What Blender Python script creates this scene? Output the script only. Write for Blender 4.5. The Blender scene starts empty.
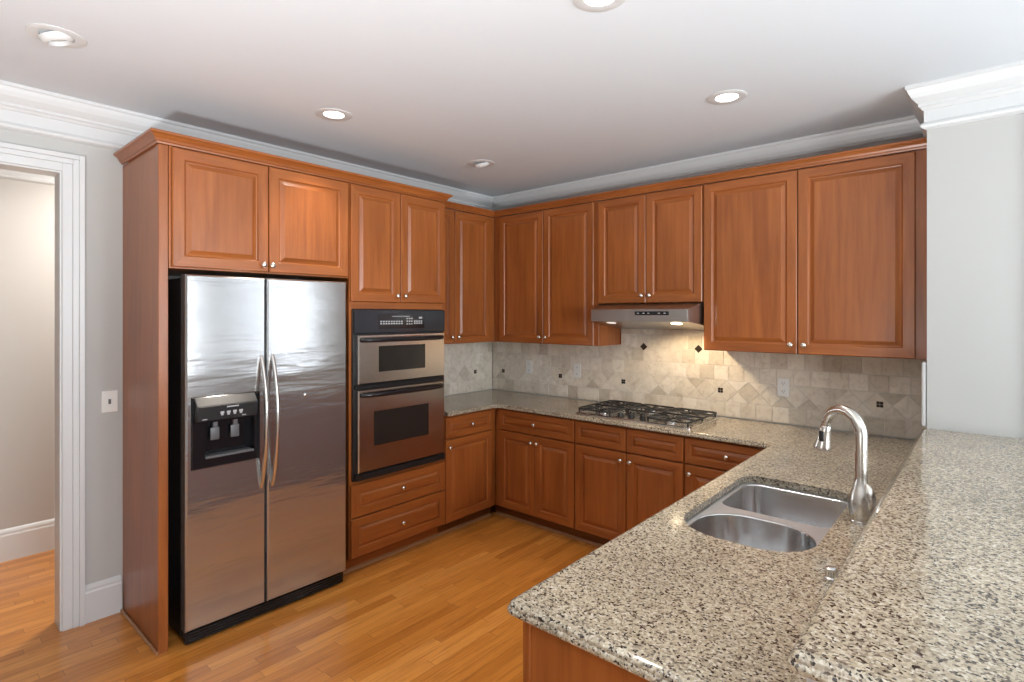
import bpy, bmesh, math, random
from mathutils import Vector, Matrix

random.seed(7)
scene = bpy.context.scene
COL = scene.collection
PI = math.pi

# ------------------------------------------------------------------ camera
cam_data = bpy.data.cameras.new('camera')
cam_data.sensor_width = 36.0
cam_data.lens = 548.3 / 1024 * 36.0
cam_data.shift_y = -25.8 / 1024
cam_data.clip_start = 0.02
cam = bpy.data.objects.new('camera', cam_data)
cam.location = (3.581, -3.826, 1.615)
cam.rotation_euler = (PI / 2, 0, 0.71654)
COL.objects.link(cam)
scene.camera = cam

# ------------------------------------------------------------------ view + world
scene.view_settings.view_transform = 'Standard'
scene.view_settings.look = 'None'
scene.view_settings.exposure = 0.25
scene.view_settings.gamma = 1.0
scene.view_settings.use_curve_mapping = False
scene.cycles.use_denoising = True
scene.cycles.max_bounces = 10
scene.cycles.diffuse_bounces = 6
scene.cycles.glossy_bounces = 5
scene.cycles.transparent_max_bounces = 8
scene.cycles.sample_clamp_indirect = 6.0
scene.cycles.caustics_reflective = False
scene.cycles.caustics_refractive = False

world = bpy.data.worlds.new('world')
scene.world = world
world.use_nodes = True
bg = world.node_tree.nodes['Background']
bg.inputs[0].default_value = (0.86, 0.93, 1.0, 1)
bg.inputs[1].default_value = 1.5

CEIL = 2.72
RX, RY = 6.8, -7.0          # far right wall and rear wall of the open room


def area(name, loc, direction, sx, sy, power, color=(1, 1, 1), spread=180):
    d = bpy.data.lights.new(name, 'AREA')
    d.shape = 'RECTANGLE'
    d.size, d.size_y = sx, sy
    d.energy = power
    d.color = color
    d.spread = math.radians(spread)
    o = bpy.data.objects.new(name, d)
    o.location = loc
    o.rotation_euler = Vector(direction).to_track_quat('-Z', 'Y').to_euler()
    COL.objects.link(o)
    return o


# daylight behind the windows of the open room (right wall and rear wall)
WIN_R = [(-4.05, -2.75), (-2.45, -1.15)]
WIN_P = [(3.82, 6.66)]
WZ0, WZ1 = 0.60, 2.42
DAY = (0.88, 0.945, 1.0)
for a, b in WIN_R:
    area('daylight', (RX + 0.25, (a + b) / 2, (WZ0 + WZ1) / 2), (-1, 0, 0), b - a, WZ1 - WZ0, 125, DAY)
for a, b in WIN_P:
    area('daylight', ((a + b) / 2, -0.16, (WZ0 + WZ1) / 2), (0, -1, 0), b - a, WZ1 - WZ0, 9, DAY)

# added low fill lights outside the right windows, aimed up to brighten the ceiling
for a, b in WIN_R:
    area('window_upfill', (RX + 1.3, (a + b) / 2, 0.25), (-1, 0, 0.75), 1.6, 1.2, 28, (1.0, 0.97, 0.93))

# added upward fill spot behind the camera that brightens the ceiling
fd = bpy.data.lights.new('ceiling_fill', 'SPOT')
fd.energy = 285
fd.color = (0.97, 0.985, 1.0)
fd.spot_size = math.radians(150)
fd.spot_blend = 0.7
fd.shadow_soft_size = 0.12
fo = bpy.data.objects.new('ceiling_fill', fd)
fo.location = (3.05, -4.4, 1.0)
fo.rotation_euler = Vector((-0.10, 0.30, 1.0)).to_track_quat('-Z', 'Y').to_euler()
COL.objects.link(fo)

# ------------------------------------------------------------------ materials


class NT:
    def __init__(self, name):
        self.m = bpy.data.materials.new(name)
        self.m.use_nodes = True
        self.t = self.m.node_tree
        self.b = self.t.nodes['Principled BSDF']
        self.out = self.t.nodes['Material Output']

    def n(self, typ, **kw):
        nd = self.t.nodes.new(typ)
        for k, v in kw.items():
            setattr(nd, k, v)
        return nd

    def l(self, a, b):
        self.t.links.new(a, b)

    def math(self, op, a, b=None, c=None):
        nd = self.n('ShaderNodeMath', operation=op)
        for i, v in enumerate((a, b, c)):
            if v is None:
                continue
            if isinstance(v, (int, float)):
                nd.inputs[i].default_value = v
            else:
                self.l(v, nd.inputs[i])
        return nd.outputs[0]

    def ramp(self, fac, stops, interp='LINEAR'):
        nd = self.n('ShaderNodeValToRGB')
        nd.color_ramp.interpolation = interp
        el = nd.color_ramp.elements
        while len(el) > 1:
            el.remove(el[-1])
        el[0].position, el[0].color = stops[0][0], (*stops[0][1], 1)
        for p, c in stops[1:]:
            e = el.new(p)
            e.color = (*c, 1)
        self.l(fac, nd.inputs[0])
        return nd.outputs[0]

    def mix(self, fac, a, b, blend='MIX'):
        nd = self.n('ShaderNodeMix', data_type='RGBA', blend_type=blend)
        for s, v in ((nd.inputs[0], fac), (nd.inputs[6], a), (nd.inputs[7], b)):
            if isinstance(v, (int, float)):
                s.default_value = v
            elif isinstance(v, tuple):
                s.default_value = (*v, 1)
            else:
                self.l(v, s)
        return nd.outputs[2]

    def coords(self, scale=(1, 1, 1), rnd=False, which='Object'):
        tc = self.n('ShaderNodeTexCoord')
        mp = self.n('ShaderNodeMapping')
        mp.inputs['Scale'].default_value = scale
        v = tc.outputs[which]
        if rnd:
            oi = self.n('ShaderNodeObjectInfo')
            sc = self.n('ShaderNodeVectorMath', operation='SCALE')
            cmb = self.n('ShaderNodeCombineXYZ')
            self.l(oi.outputs['Random'], cmb.inputs[0])
            self.l(oi.outputs['Random'], cmb.inputs[1])
            self.l(oi.outputs['Random'], cmb.inputs[2])
            self.l(cmb.outputs[0], sc.inputs[0])
            sc.inputs['Scale'].default_value = 17.3
            ad = self.n('ShaderNodeVectorMath', operation='ADD')
            self.l(v, ad.inputs[0])
            self.l(sc.outputs[0], ad.inputs[1])
            v = ad.outputs[0]
        self.l(v, mp.inputs['Vector'])
        return mp.outputs[0]

    def noise(self, vec, scale, detail=4, rough=0.55, dist=0.0):
        nd = self.n('ShaderNodeTexNoise')
        nd.inputs['Scale'].default_value = scale
        nd.inputs['Detail'].default_value = detail
        nd.inputs['Roughness'].default_value = rough
        nd.inputs['Distortion'].default_value = dist
        self.l(vec, nd.inputs['Vector'])
        return nd.outputs[0]

    def bump(self, h, strength, dist=0.01):
        nd = self.n('ShaderNodeBump')
        nd.inputs['Strength'].default_value = strength
        nd.inputs['Distance'].default_value = dist
        self.l(h, nd.inputs['Height'])
        self.l(nd.outputs[0], self.b.inputs['Normal'])
        return nd

    def set(self, **kw):
        for k, v in kw.items():
            s = self.b.inputs[k]
            if isinstance(v, (int, float)):
                s.default_value = v
            elif isinstance(v, tuple):
                s.default_value = (*v, 1) if len(v) == 3 else v
            else:
                self.l(v, s)


def plain(name, col, rough=0.5, metal=0.0, spec=0.5, **kw):
    t = NT(name)
    t.set(**{'Base Color': col, 'Roughness': rough, 'Metallic': metal, 'Specular IOR Level': spec})
    t.set(**kw)
    return t.m


def wood(name, axis, tint=1.0):
    t = NT(name)
    s = [34, 34, 34]
    s['xyz'.index(axis)] = 2.2
    v = t.coords(tuple(s), rnd=True)
    g = t.noise(v, 1.0, 5, 0.6, 0.4)
    s2 = [5, 5, 5]
    s2['xyz'.index(axis)] = 0.9
    v2 = t.coords(tuple(s2), rnd=True)
    b = t.noise(v2, 1.0, 3, 0.5, 0.6)
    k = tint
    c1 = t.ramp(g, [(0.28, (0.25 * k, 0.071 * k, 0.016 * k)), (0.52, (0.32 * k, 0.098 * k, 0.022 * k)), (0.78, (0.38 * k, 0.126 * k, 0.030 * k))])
    c2 = t.ramp(b, [(0.3, (0.80, 0.77, 0.74)), (0.7, (1.1, 1.1, 1.1))])
    c = t.mix(1.0, c1, c2, 'MULTIPLY')
    t.set(**{'Base Color': c, 'Roughness': 0.34, 'Coat Weight': 0.25, 'Coat Roughness': 0.26, 'Specular IOR Level': 0.4})
    t.bump(g, 0.04, 0.002)
    return t.m


WZ = wood('cherry_vertical', 'z')
WX = wood('cherry_along_x', 'x')
WY = wood('cherry_along_y', 'y')
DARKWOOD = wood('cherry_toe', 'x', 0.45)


def floor_mat():
    t = NT('oak_floor')
    tc = t.n('ShaderNodeTexCoord')
    sp = t.n('ShaderNodeSeparateXYZ')
    t.l(tc.outputs['Object'], sp.inputs[0])
    X, Y = sp.outputs[0], sp.outputs[1]
    W = 0.0571
    xr = t.math('DIVIDE', X, W)
    row = t.math('FLOOR', xr)
    fx = t.math('FRACT', xr)
    w1 = t.n('ShaderNodeTexWhiteNoise', noise_dimensions='1D')
    t.l(row, w1.inputs['W'])
    yo = t.math('ADD', t.math('DIVIDE', Y, 0.78), t.math('MULTIPLY', w1.outputs[0], 9.0))
    colm = t.math('FLOOR', yo)
    fy = t.math('FRACT', yo)
    cmb = t.n('ShaderNodeCombineXYZ')
    t.l(row, cmb.inputs[0])
    t.l(colm, cmb.inputs[1])
    w2 = t.n('ShaderNodeTexWhiteNoise', noise_dimensions='2D')
    t.l(cmb.outputs[0], w2.inputs['Vector'])
    R = w2.outputs[0]
    base = t.ramp(R, [(0.0, (0.46, 0.165, 0.026)), (0.3, (0.56, 0.215, 0.038)), (0.7, (0.61, 0.243, 0.045)), (1.0, (0.69, 0.300, 0.066))])
    # grain, shifted per plank
    gv = t.n('ShaderNodeCombineXYZ')
    t.l(t.math('ADD', t.math('MULTIPLY', X, 55), t.math('MULTIPLY', R, 90)), gv.inputs[0])
    t.l(t.math('ADD', t.math('MULTIPLY', Y, 3.2), t.math('MULTIPLY', R, 40)), gv.inputs[1])
    g = t.noise(gv.outputs[0], 1.0, 5, 0.6, 0.8)
    gc = t.ramp(g, [(0.25, (0.56, 0.47, 0.40)), (0.5, (0.95, 0.93, 0.91)), (0.8, (1.12, 1.12, 1.1))])
    c = t.mix(0.85, base, gc, 'MULTIPLY')
    ex = t.math('MINIMUM', fx, t.math('SUBTRACT', 1.0, fx))
    ey = t.math('MINIMUM', fy, t.math('SUBTRACT', 1.0, fy))
    gx = t.math('LESS_THAN', ex, 0.016)
    gy = t.math('LESS_THAN', ey, 0.0016)
    gap = t.math('MAXIMUM', gx, gy)
    c = t.mix(t.math('MULTIPLY', gap, 0.55), c, (0.10, 0.035, 0.01))
    t.set(**{'Base Color': c, 'Roughness': 0.30, 'Coat Weight': 0.4, 'Coat Roughness': 0.15, 'Specular IOR Level': 0.5})
    t.bump(t.math('SUBTRACT', 1.0, gap), 0.08, 0.002)
    return t.m


def granite(name, warm=1.0):
    t = NT(name)
    v = t.coords((1, 1, 1))
    vo = t.n('ShaderNodeTexVoronoi', feature='F1')
    vo.inputs['Scale'].default_value = 205
    t.l(v, vo.inputs['Vector'])
    sep = t.n('ShaderNodeSeparateColor')
    t.l(vo.outputs['Color'], sep.inputs[0])
    cell = sep.outputs[0]
    base = t.ramp(cell, [(0.0, (0.030, 0.022, 0.018)), (0.10, (0.13, 0.105, 0.080)), (0.19, (0.28, 0.235, 0.175)),
                         (0.38, (0.39, 0.333, 0.242)), (0.66, (0.485, 0.425, 0.318)), (0.90, (0.59, 0.54, 0.44))], 'CONSTANT')
    n1 = t.noise(v, 170, 3, 0.6)
    spots = t.ramp(n1, [(0.63, (0, 0, 0)), (0.69, (1, 1, 1))])
    c = t.mix(spots, base, (0.055, 0.042, 0.034))
    n2 = t.noise(v, 60, 2, 0.5)
    pale = t.ramp(n2, [(0.60, (0, 0, 0)), (0.70, (1, 1, 1))])
    c = t.mix(t.math('MULTIPLY', pale, 0.6), c, (0.56, 0.50, 0.41))
    n3 = t.noise(v, 3.5, 3, 0.5)
    big = t.ramp(n3, [(0.35, (0.88, 0.87, 0.86)), (0.65, (1.06, 1.05, 1.04))])
    c = t.mix(1.0, c, big, 'MULTIPLY')
    t.set(**{'Base Color': c, 'Roughness': 0.13, 'Specular IOR Level': 0.55, 'Coat Weight': 0.12, 'Coat Roughness': 0.05})
    return t.m


def tile_mat():
    t = NT('travertine')
    gm = t.n('ShaderNodeNewGeometry')
    r = gm.outputs['Random Per Island']
    base = t.ramp(r, [(0.0, (0.54, 0.48, 0.39)), (0.25, (0.69, 0.625, 0.525)), (0.75, (0.75, 0.69, 0.59)), (1.0, (0.80, 0.745, 0.65))])
    v = t.coords((1, 1, 1))
    n = t.noise(v, 22, 6, 0.65, 0.6)
    c = t.mix(0.8, base, t.ramp(n, [(0.3, (0.76, 0.72, 0.67)), (0.5, (1.0, 1.0, 1.0)), (0.75, (1.12, 1.12, 1.1))]), 'MULTIPLY')
    t.set(**{'Base Color': c, 'Roughness': 0.48, 'Specular IOR Level': 0.4})
    t.bump(n, 0.12, 0.003)
    return t.m


def steel(name, col=(0.60, 0.59, 0.58), rough=0.26, brush=None, wave=0.0, aniso=0.0):
    t = NT(name)
    t.set(**{'Base Color': col, 'Metallic': 1.0, 'Roughness': rough})
    if aniso:
        t.set(**{'Anisotropic': aniso})
        tg = t.n('ShaderNodeTangent', direction_type='RADIAL', axis='Z')
        t.l(tg.outputs[0], t.b.inputs['Tangent'])
    h = None
    if brush:
        v = t.coords(brush)
        h = t.noise(v, 1.0, 3, 0.6)
        rr = t.ramp(h, [(0.3, (rough * 0.85,) * 3), (0.7, (rough * 1.15,) * 3)])
        t.l(rr, t.b.inputs['Roughness'])
    if wave:
        v = t.coords((1, 1.8, 13.0))
        w = t.noise(v, 1.0, 3, 0.5, 0.3)
        t.bump(w, wave, 0.05)
    elif h is not None:
        t.bump(h, 0.03, 0.001)
    return t.m


FLOOR = floor_mat()
GRANITE = granite('granite')
TILE = tile_mat()
GROUT = plain('grout', (0.68, 0.63, 0.56), 0.9)
ACCENT = plain('bronze_inset', (0.045, 0.032, 0.022), 0.35, 0.6)
STEEL_F = steel('brushed_steel_door', (0.50, 0.50, 0.505), 0.15, None, 0.06, 0.0)
STEEL_F.node_tree.nodes['Principled BSDF'].inputs['Metallic'].default_value = 0.87
STEEL = steel('brushed_steel', (0.62, 0.60, 0.58), 0.25, (6, 6, 160))
STEEL_H = steel('hood_steel', (0.47, 0.45, 0.43), 0.28)
STEEL_OV = steel('oven_steel', (0.60, 0.56, 0.53), 0.22, (160, 5, 160))
STEEL_S = steel('sink_steel', (0.68, 0.68, 0.68), 0.2)
STEEL_R = steel('sink_rim_steel', (0.60, 0.61, 0.62), 0.42)
STEEL_R.node_tree.nodes['Principled BSDF'].inputs['Metallic'].default_value = 0.75
STEEL_N = steel('satin_nickel', (0.66, 0.63, 0.58), 0.26)
CHROME = steel('handle_steel', (0.70, 0.68, 0.65), 0.22)
PAINT = plain('wall_paint', (0.49, 0.49, 0.472), 0.75, spec=0.3)
PAINT_HALL = plain('hall_paint', (0.47, 0.45, 0.425), 0.75, spec=0.3)
CEILP = plain('ceiling_paint', (0.67, 0.71, 0.745), 0.85, spec=0.2)  # cool tint put into the white to offset orange light off the floor
TRIM = plain('white_trim', (0.63, 0.64, 0.64), 0.38)
BLACK = plain('black_plastic', (0.012, 0.012, 0.013), 0.35)
BLACKG = plain('black_gloss', (0.010, 0.010, 0.012), 0.12)
OVENFR = plain('black_glass_panel', (0.018, 0.022, 0.028), 0.16)
GLASSD = plain('dark_oven_glass', (0.020, 0.018, 0.016), 0.08)
IRON = plain('cast_iron', (0.018, 0.018, 0.018), 0.5)
WHITEP = plain('white_plastic', (0.78, 0.78, 0.75), 0.35)
GREYP = plain('grey_plastic', (0.12, 0.12, 0.125), 0.4)
MARK = plain('printed_marks', (0.42, 0.43, 0.44), 0.5)
SLOT = plain('slot_dark', (0.05, 0.05, 0.05), 0.5)
SHOE = plain('shoe_wood', (0.34, 0.17, 0.08), 0.4)


def emit(name, col, s):
    t = NT(name)
    t.set(**{'Base Color': (0.8, 0.8, 0.8), 'Emission Color': col, 'Emission Strength': s, 'Roughness': 0.4})
    return t.m


LAMP_ON = emit('lamp_lit', (1.0, 0.95, 0.88), 9.0)
LAMP_OFF = plain('lamp_unlit', (0.55, 0.54, 0.52), 0.25)
HOODLAMP = emit('hood_lamp_lit', (1.0, 0.80, 0.52), 10.0)
HOODLAMP_DIM = emit('hood_lamp_dim', (1.0, 0.92, 0.8), 0.5)


def glass_mat():
    t = NT('window_glass')
    tr = t.n('ShaderNodeBsdfTransparent')
    gl = t.n('ShaderNodeBsdfGlossy')
    gl.inputs['Roughness'].default_value = 0.02
    mx = t.n('ShaderNodeMixShader')
    mx.inputs[0].default_value = 0.06
    t.l(tr.outputs[0], mx.inputs[1])
    t.l(gl.outputs[0], mx.inputs[2])
    t.l(mx.outputs[0], t.out.inputs[0])
    return t.m


GLASS = glass_mat()

# ------------------------------------------------------------------ helpers
ORG = {}


def thing(name, label, cat, loc, group=None):
    o = bpy.data.objects.new(name, None)
    o.empty_display_size = 0.05
    COL.objects.link(o)
    o.location = loc
    o['label'] = label
    o['category'] = cat
    if group:
        o['group'] = group
    ORG[o.name] = Vector(loc)
    return o


def obj(name, bm, mats, parent=None, smooth=False, label=None):
    """bm is in world coordinates; links it as one mesh, parented with the root's origin."""
    if not isinstance(mats, (list, tuple)):
        mats = [mats]
    org = ORG[parent.name] if parent is not None else Vector((0, 0, 0))
    if org.length:
        bmesh.ops.translate(bm, verts=bm.verts, vec=-org)
    bmesh.ops.recalc_face_normals(bm, faces=bm.faces)
    me = bpy.data.meshes.new(name)
    if smooth:
        lay = bm.faces.layers.int.get('flat')
        for f in bm.faces:
            f.smooth = not (lay and f[lay])
        for e in bm.edges:
            if len(e.link_faces) == 2 and e.calc_face_angle(0) > 0.7:
                e.smooth = False
    bm.to_mesh(me)
    bm.free()
    for m in mats:
        me.materials.append(m)
    o = bpy.data.objects.new(name, me)
    COL.objects.link(o)
    if parent is not None:
        o.parent = parent
        ORG[o.name] = org
    if label:
        o['label'] = label
    return o


def tag(o, label, cat, group=None):
    o['label'] = label
    o['category'] = cat
    if group:
        o['group'] = group
    return o


def struct(name, bm, mats, parent=None, smooth=False):
    o = obj(name, bm, mats, parent, smooth)
    if parent is None:
        o['kind'] = 'structure'
    return o


def new():
    return bmesh.new()


def box(bm, x0, x1, y0, y1, z0, z1, bev=0.0, mi=0, seg=1):
    r = bmesh.ops.create_cube(bm, size=1.0)
    vs = r['verts']
    bmesh.ops.scale(bm, vec=(abs(x1 - x0), abs(y1 - y0), abs(z1 - z0)), verts=vs)
    bmesh.ops.translate(bm, vec=((x0 + x1) / 2, (y0 + y1) / 2, (z0 + z1) / 2), verts=vs)
    fs = set(f for v in vs for f in v.link_faces)
    for f in fs:
        f.material_index = mi
    if bev:
        es = list(set(e for v in vs for e in v.link_edges))
        bmesh.ops.bevel(bm, geom=es, offset=bev, segments=seg, profile=0.5, affect='EDGES')
    return bm


def lathe(bm, prof, M=Matrix.Identity(4), n=20, mi=0, cap=True):
    """prof: list of (r, h) revolved about local z, transformed by M."""
    rings = []
    for r, h in prof:
        if r < 1e-6:
            rings.append([bm.verts.new(M @ Vector((0, 0, h)))])
        else:
            rings.append([bm.verts.new(M @ Vector((r * math.cos(2 * PI * i / n), r * math.sin(2 * PI * i / n), h))) for i in range(n)])
    for a, b in zip(rings, rings[1:]):
        for i in range(n):
            j = (i + 1) % n
            if len(a) == 1 and len(b) == 1:
                continue
            if len(a) == 1:
                f = bm.faces.new((a[0], b[i], b[j]))
            elif len(b) == 1:
                f = bm.faces.new((a[i], a[j], b[0]))
            else:
                f = bm.faces.new((a[i], a[j], b[j], b[i]))
            f.material_index = mi
    if cap:
        for rg in (rings[0], rings[-1]):
            if len(rg) > 2:
                bm.faces.new(rg).material_index = mi
    return bm


def tube(bm, pts, rad, n=12, mi=0, flat=None):
    """sweep a circle along pts; rad number or list; flat=(sx,sy) squashes."""
    pts = [Vector(p) for p in pts]
    if not isinstance(rad, (list, tuple)):
        rad = [rad] * len(pts)
    rings = []
    up = None
    for i, p in enumerate(pts):
        t = (pts[min(i + 1, len(pts) - 1)] - pts[max(i - 1, 0)]).normalized()
        if up is None:
            up = Vector((0, 0, 1)) if abs(t.z) < 0.9 else Vector((0, 1, 0))
        s = t.cross(up).normalized()
        up = s.cross(t).normalized()
        a, b = (rad[i], rad[i]) if flat is None else (rad[i] * flat[0], rad[i] * flat[1])
        rings.append([bm.verts.new(p + s * (a * math.cos(2 * PI * k / n)) + up * (b * math.sin(2 * PI * k / n))) for k in range(n)])
    for A, B in zip(rings, rings[1:]):
        for k in range(n):
            bm.faces.new((A[k], A[(k + 1) % n], B[(k + 1) % n], B[k])).material_index = mi
    bm.faces.new(rings[0]).material_index = mi
    bm.faces.new(rings[-1]).material_index = mi
    return bm


def area2(poly):
    return sum(poly[i][0] * poly[(i + 1) % len(poly)][1] - poly[(i + 1) % len(poly)][0] * poly[i][1] for i in range(len(poly))) / 2


def inset_poly(poly, d, closed=True):
    """offset to the left of travel by d (inwards for a CCW polygon)."""
    n = len(poly)
    out = []
    for i in range(n):
        p = Vector(poly[i])
        if closed or 0 < i < n - 1:
            a = (p - Vector(poly[i - 1])).normalized()
            b = (Vector(poly[(i + 1) % n]) - p).normalized()
        elif i == 0:
            a = b = (Vector(poly[1]) - p).normalized()
        else:
            a = b = (p - Vector(poly[i - 1])).normalized()
        na, nb = Vector((-a.y, a.x)), Vector((-b.y, b.x))
        m = (na + nb)
        if m.length < 1e-6:
            m = na
        m = m.normalized()
        k = d / max(0.25, m.dot(na))
        out.append((p.x + m.x * k, p.y + m.y * k))
    return out


def round_poly(poly, radii, seg=5):
    n = len(poly)
    out = []
    for i in range(n):
        r = radii[i] if isinstance(radii, (list, tuple)) else radii
        p = Vector(poly[i])
        if r <= 0:
            out.append((p.x, p.y))
            continue
        a = (Vector(poly[i - 1]) - p).normalized()
        b = (Vector(poly[(i + 1) % n]) - p).normalized()
        half = a.angle(b) / 2
        d = r / math.tan(half)
        c = p + (a + b).normalized() * (r / math.sin(half))
        s, e = p + a * d - c, p + b * d - c
        a0 = math.atan2(s.y, s.x)
        a1 = math.atan2(e.y, e.x)
        da = (a1 - a0 + PI) % (2 * PI) - PI
        for k in range(seg + 1):
            t = a0 + da * k / seg
            out.append((c.x + r * math.cos(t), c.y + r * math.sin(t)))
    return out


def rect(x0, x1, y0, y1):
    return [(x0, y0), (x1, y0), (x1, y1), (x0, y1)]


def slab(bm, outer, holes, prof, hole_prof=None, mi=0):
    """solid with outline outer (CCW) and holes (CW); prof = [(inset, z)...] from bottom edge to top edge."""
    def sweep_loop(poly, pr):
        rings = []
        for d, z in pr:
            rings.append([bm.verts.new((x, y, z)) for x, y in inset_poly(poly, d)])
        for a, b in zip(rings, rings[1:]):
            for i in range(len(a)):
                j = (i + 1) % len(a)
                bm.faces.new((a[i], a[j], b[j], b[i])).material_index = mi
        return rings[0], rings[-1]
    lay = bm.faces.layers.int.get('flat') or bm.faces.layers.int.new('flat')
    bots, tops = [], []
    b, t = sweep_loop(outer, prof)
    bots.append(b)
    tops.append(t)
    for h in holes:
        b, t = sweep_loop(h, hole_prof or prof)
        bots.append(b)
        tops.append(t)
    for loops in (bots, tops):
        es = []
        for lp in loops:
            for i in range(len(lp)):
                e = bm.edges.get((lp[i], lp[(i + 1) % len(lp)]))
                es.append(e)
        r = bmesh.ops.triangle_fill(bm, use_beauty=True, use_dissolve=False, edges=es)
        for g in r['geom']:
            if isinstance(g, bmesh.types.BMFace):
                g.material_index = mi
                g[lay] = 1
    return bm


def sweep(bm, path, prof, closed=False, mi=0):
    """prof [(d, z)] closed outline; d to the right of the path."""
    rings = []
    offs = {}
    for d, z in prof:
        if d not in offs:
            offs[d] = inset_poly(path, -d, closed)
    n = len(path)
    for i in range(n):
        rings.append([bm.verts.new((offs[d][i][0], offs[d][i][1], z)) for d, z in prof])
    m = len(prof)
    rng = range(n) if closed else range(n - 1)
    for i in rng:
        a, b = rings[i], rings[(i + 1) % n]
        for k in range(m):
            bm.faces.new((a[k], a[(k + 1) % m], b[(k + 1) % m], b[k])).material_index = mi
    if not closed:
        bm.faces.new(rings[0]).material_index = mi
        bm.faces.new(rings[-1]).material_index = mi
    return bm


# face frames: map (u, v, w) -> world; u to the viewer's right, v up, w outward
def FM(face, plane):
    if face == '-y':
        return lambda u, v, w: (u, plane - w, v)
    if face == '+x':
        return lambda u, v, w: (plane + w, u, v)
    if face == '-x':
        return lambda u, v, w: (plane - w, u, v)


def hmat(face):
    return WX if face == '-y' else WY


def panel_bm(u0, u1, v0, v1, F, t=0.02, fr=0.052, horiz=False):
    """raised-panel door / drawer front: rings of a profile, mitred frame."""
    bm = new()
    fr = min(fr, (v1 - v0) * 0.26, (u1 - u0) * 0.26)
    small = (v1 - v0) < 0.25
    s = 0.75 if small else 1.0
    prof = [(0, 0), (0, t - .004), (.004, t), (fr, t), (fr + .003 * s, t - .003), (fr + .006 * s, t - .0085),
            (fr + .011 * s, t - .0100), (fr + .016 * s, t - .0085), (fr + .032 * s, t - .0015), (fr + .034 * s, t - .0010)]
    rings = []
    for d, w in prof:
        q = [(u0 + d, v0 + d), (u1 - d, v0 + d), (u1 - d, v1 - d), (u0 + d, v1 - d)]
        rings.append([bm.verts.new(F(a, b, w)) for a, b in q])
    for a, b in zip(rings, rings[1:]):
        for i in range(4):
            f = bm.faces.new((a[i], a[(i + 1) % 4], b[(i + 1) % 4], b[i]))
            f.material_index = 1 if i in (0, 2) else 0
    f = bm.faces.new(rings[-1])
    f.material_index = 1 if horiz else 0
    bm.faces.new(rings[0])
    return bm


KNOB_PROF = [(0.0055, 0), (0.0045, 0.004), (0.0045, 0.011), (0.009, 0.014), (0.0145, 0.018), (0.0150, 0.022), (0.012, 0.026), (0.006, 0.0285), (0, 0.029)]


def knob(u, v, F, w, parent):
    bm = new()
    o = Vector(F(u, v, w))
    ax = (Vector(F(u, v, w + 1)) - o).normalized()
    M = Matrix.Translation(o) @ ax.to_track_quat('Z', 'Y').to_matrix().to_4x4()
    lathe(bm, KNOB_PROF, M, 16)
    return obj('knob', bm, STEEL_N, parent, True)


def front(kind, u0, u1, v0, v1, face, plane, parent, kn=None, fr=0.052):
    F = FM(face, plane)
    bm = panel_bm(u0, u1, v0, v1, F, fr=fr, horiz=(kind == 'drawer'))
    d = obj(kind, bm, [WZ, hmat(face)], parent)
    if kn:
        knob(kn[0], kn[1], F, 0.02, d)
    return d


def carcass(x0, x1, y0, y1, z0, z1, face, rails, parent, top=True, cross=()):
    """hollow cabinet box with a face frame; rails = face-frame widths (left, right, top, bottom)."""
    bm = new()
    t = 0.018
    ft = 0.02
    fx0, fx1, fy0, fy1 = x0, x1, y0, y1
    if face == '-y':
        fy0 = y0 + ft
    elif face == '+x':
        fx1 = x1 - ft
    elif face == '-x':
        fx0 = x0 + ft
    e = 0.0005
    if face == '-y':
        box(bm, x0, x0 + t, fy0, y1, z0, z1)
        box(bm, x1 - t, x1, fy0, y1, z0, z1)
        box(bm, x0 + t, x1 - t, y1 - t, y1, z0, z1)
        box(bm, x0 + t, x1 - t, fy0, y1 - t, z0, z0 + t)
        if top:
            box(bm, x0 + t, x1 - t, fy0, y1 - t, z1 - t, z1)
    else:
        box(bm, fx0, fx1, y0, y0 + t, z0, z1)
        box(bm, fx0, fx1, y1 - t, y1, z0, z1)
        bx = (x0, x0 + t) if face == '+x' else (x1 - t, x1)
        box(bm, bx[0], bx[1], y0 + t, y1 - t, z0, z1)
        ix = (x0 + t, fx1) if face == '+x' else (fx0, x1 - t)
        box(bm, ix[0], ix[1], y0 + t, y1 - t, z0, z0 + t)
        if top:
            box(bm, ix[0], ix[1], y0 + t, y1 - t, z1 - t, z1)
    ua, ub = (x0, x1) if face == '-y' else (y0, y1)
    l, r, tp, bt = rails
    plane = {'-y': y0, '+x': x1, '-x': x0}[face]
    F = FM(face, plane)

    def fb(u0, u1, v0, v1, mi):
        p, q = F(u0, v0, -ft), F(u1, v1, 0)
        box(bm, min(p[0], q[0]), max(p[0], q[0]), min(p[1], q[1]), max(p[1], q[1]), v0, v1, 0.001, mi)
    fb(ua, ua + l, z0, z1, 0)
    fb(ub - r, ub, z0, z1, 0)
    fb(ua + l, ub - r, z1 - tp, z1, 1)
    fb(ua + l, ub - r, z0, z0 + bt, 1)
    for c in cross:
        if c[0] == 'h':
            fb(ua + l, ub - r, c[1], c[2], 1)
        else:
            fb(c[1], c[2], z0 + bt, z1 - tp, 0)
    return obj('body', bm, [WZ, hmat(face)], parent)


def arc(c, r, a0, a1, n):
    return [(c[0] + r * math.cos(a0 + (a1 - a0) * i / n), c[1] + r * math.sin(a0 + (a1 - a0) * i / n)) for i in range(n + 1)]


# ================================================================== the room
bm = new()
box(bm, -1.32, 4.2, RY - .12, 0.12, -0.10, 0.0)
struct('floor', bm, FLOOR)
bm = new()
box(bm, 4.2, RX + .12, RY - .12, 0.12, -0.10, 0.0)
struct('floor_bounce', bm, plain('pale_bounce', (0.62, 0.60, 0.57), 0.95, spec=0.1))  # unseen pale floor, added to bounce neutral light onto the ceiling
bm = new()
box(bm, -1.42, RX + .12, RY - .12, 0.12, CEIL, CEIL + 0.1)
struct('ceiling', bm, CEILP)

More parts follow.
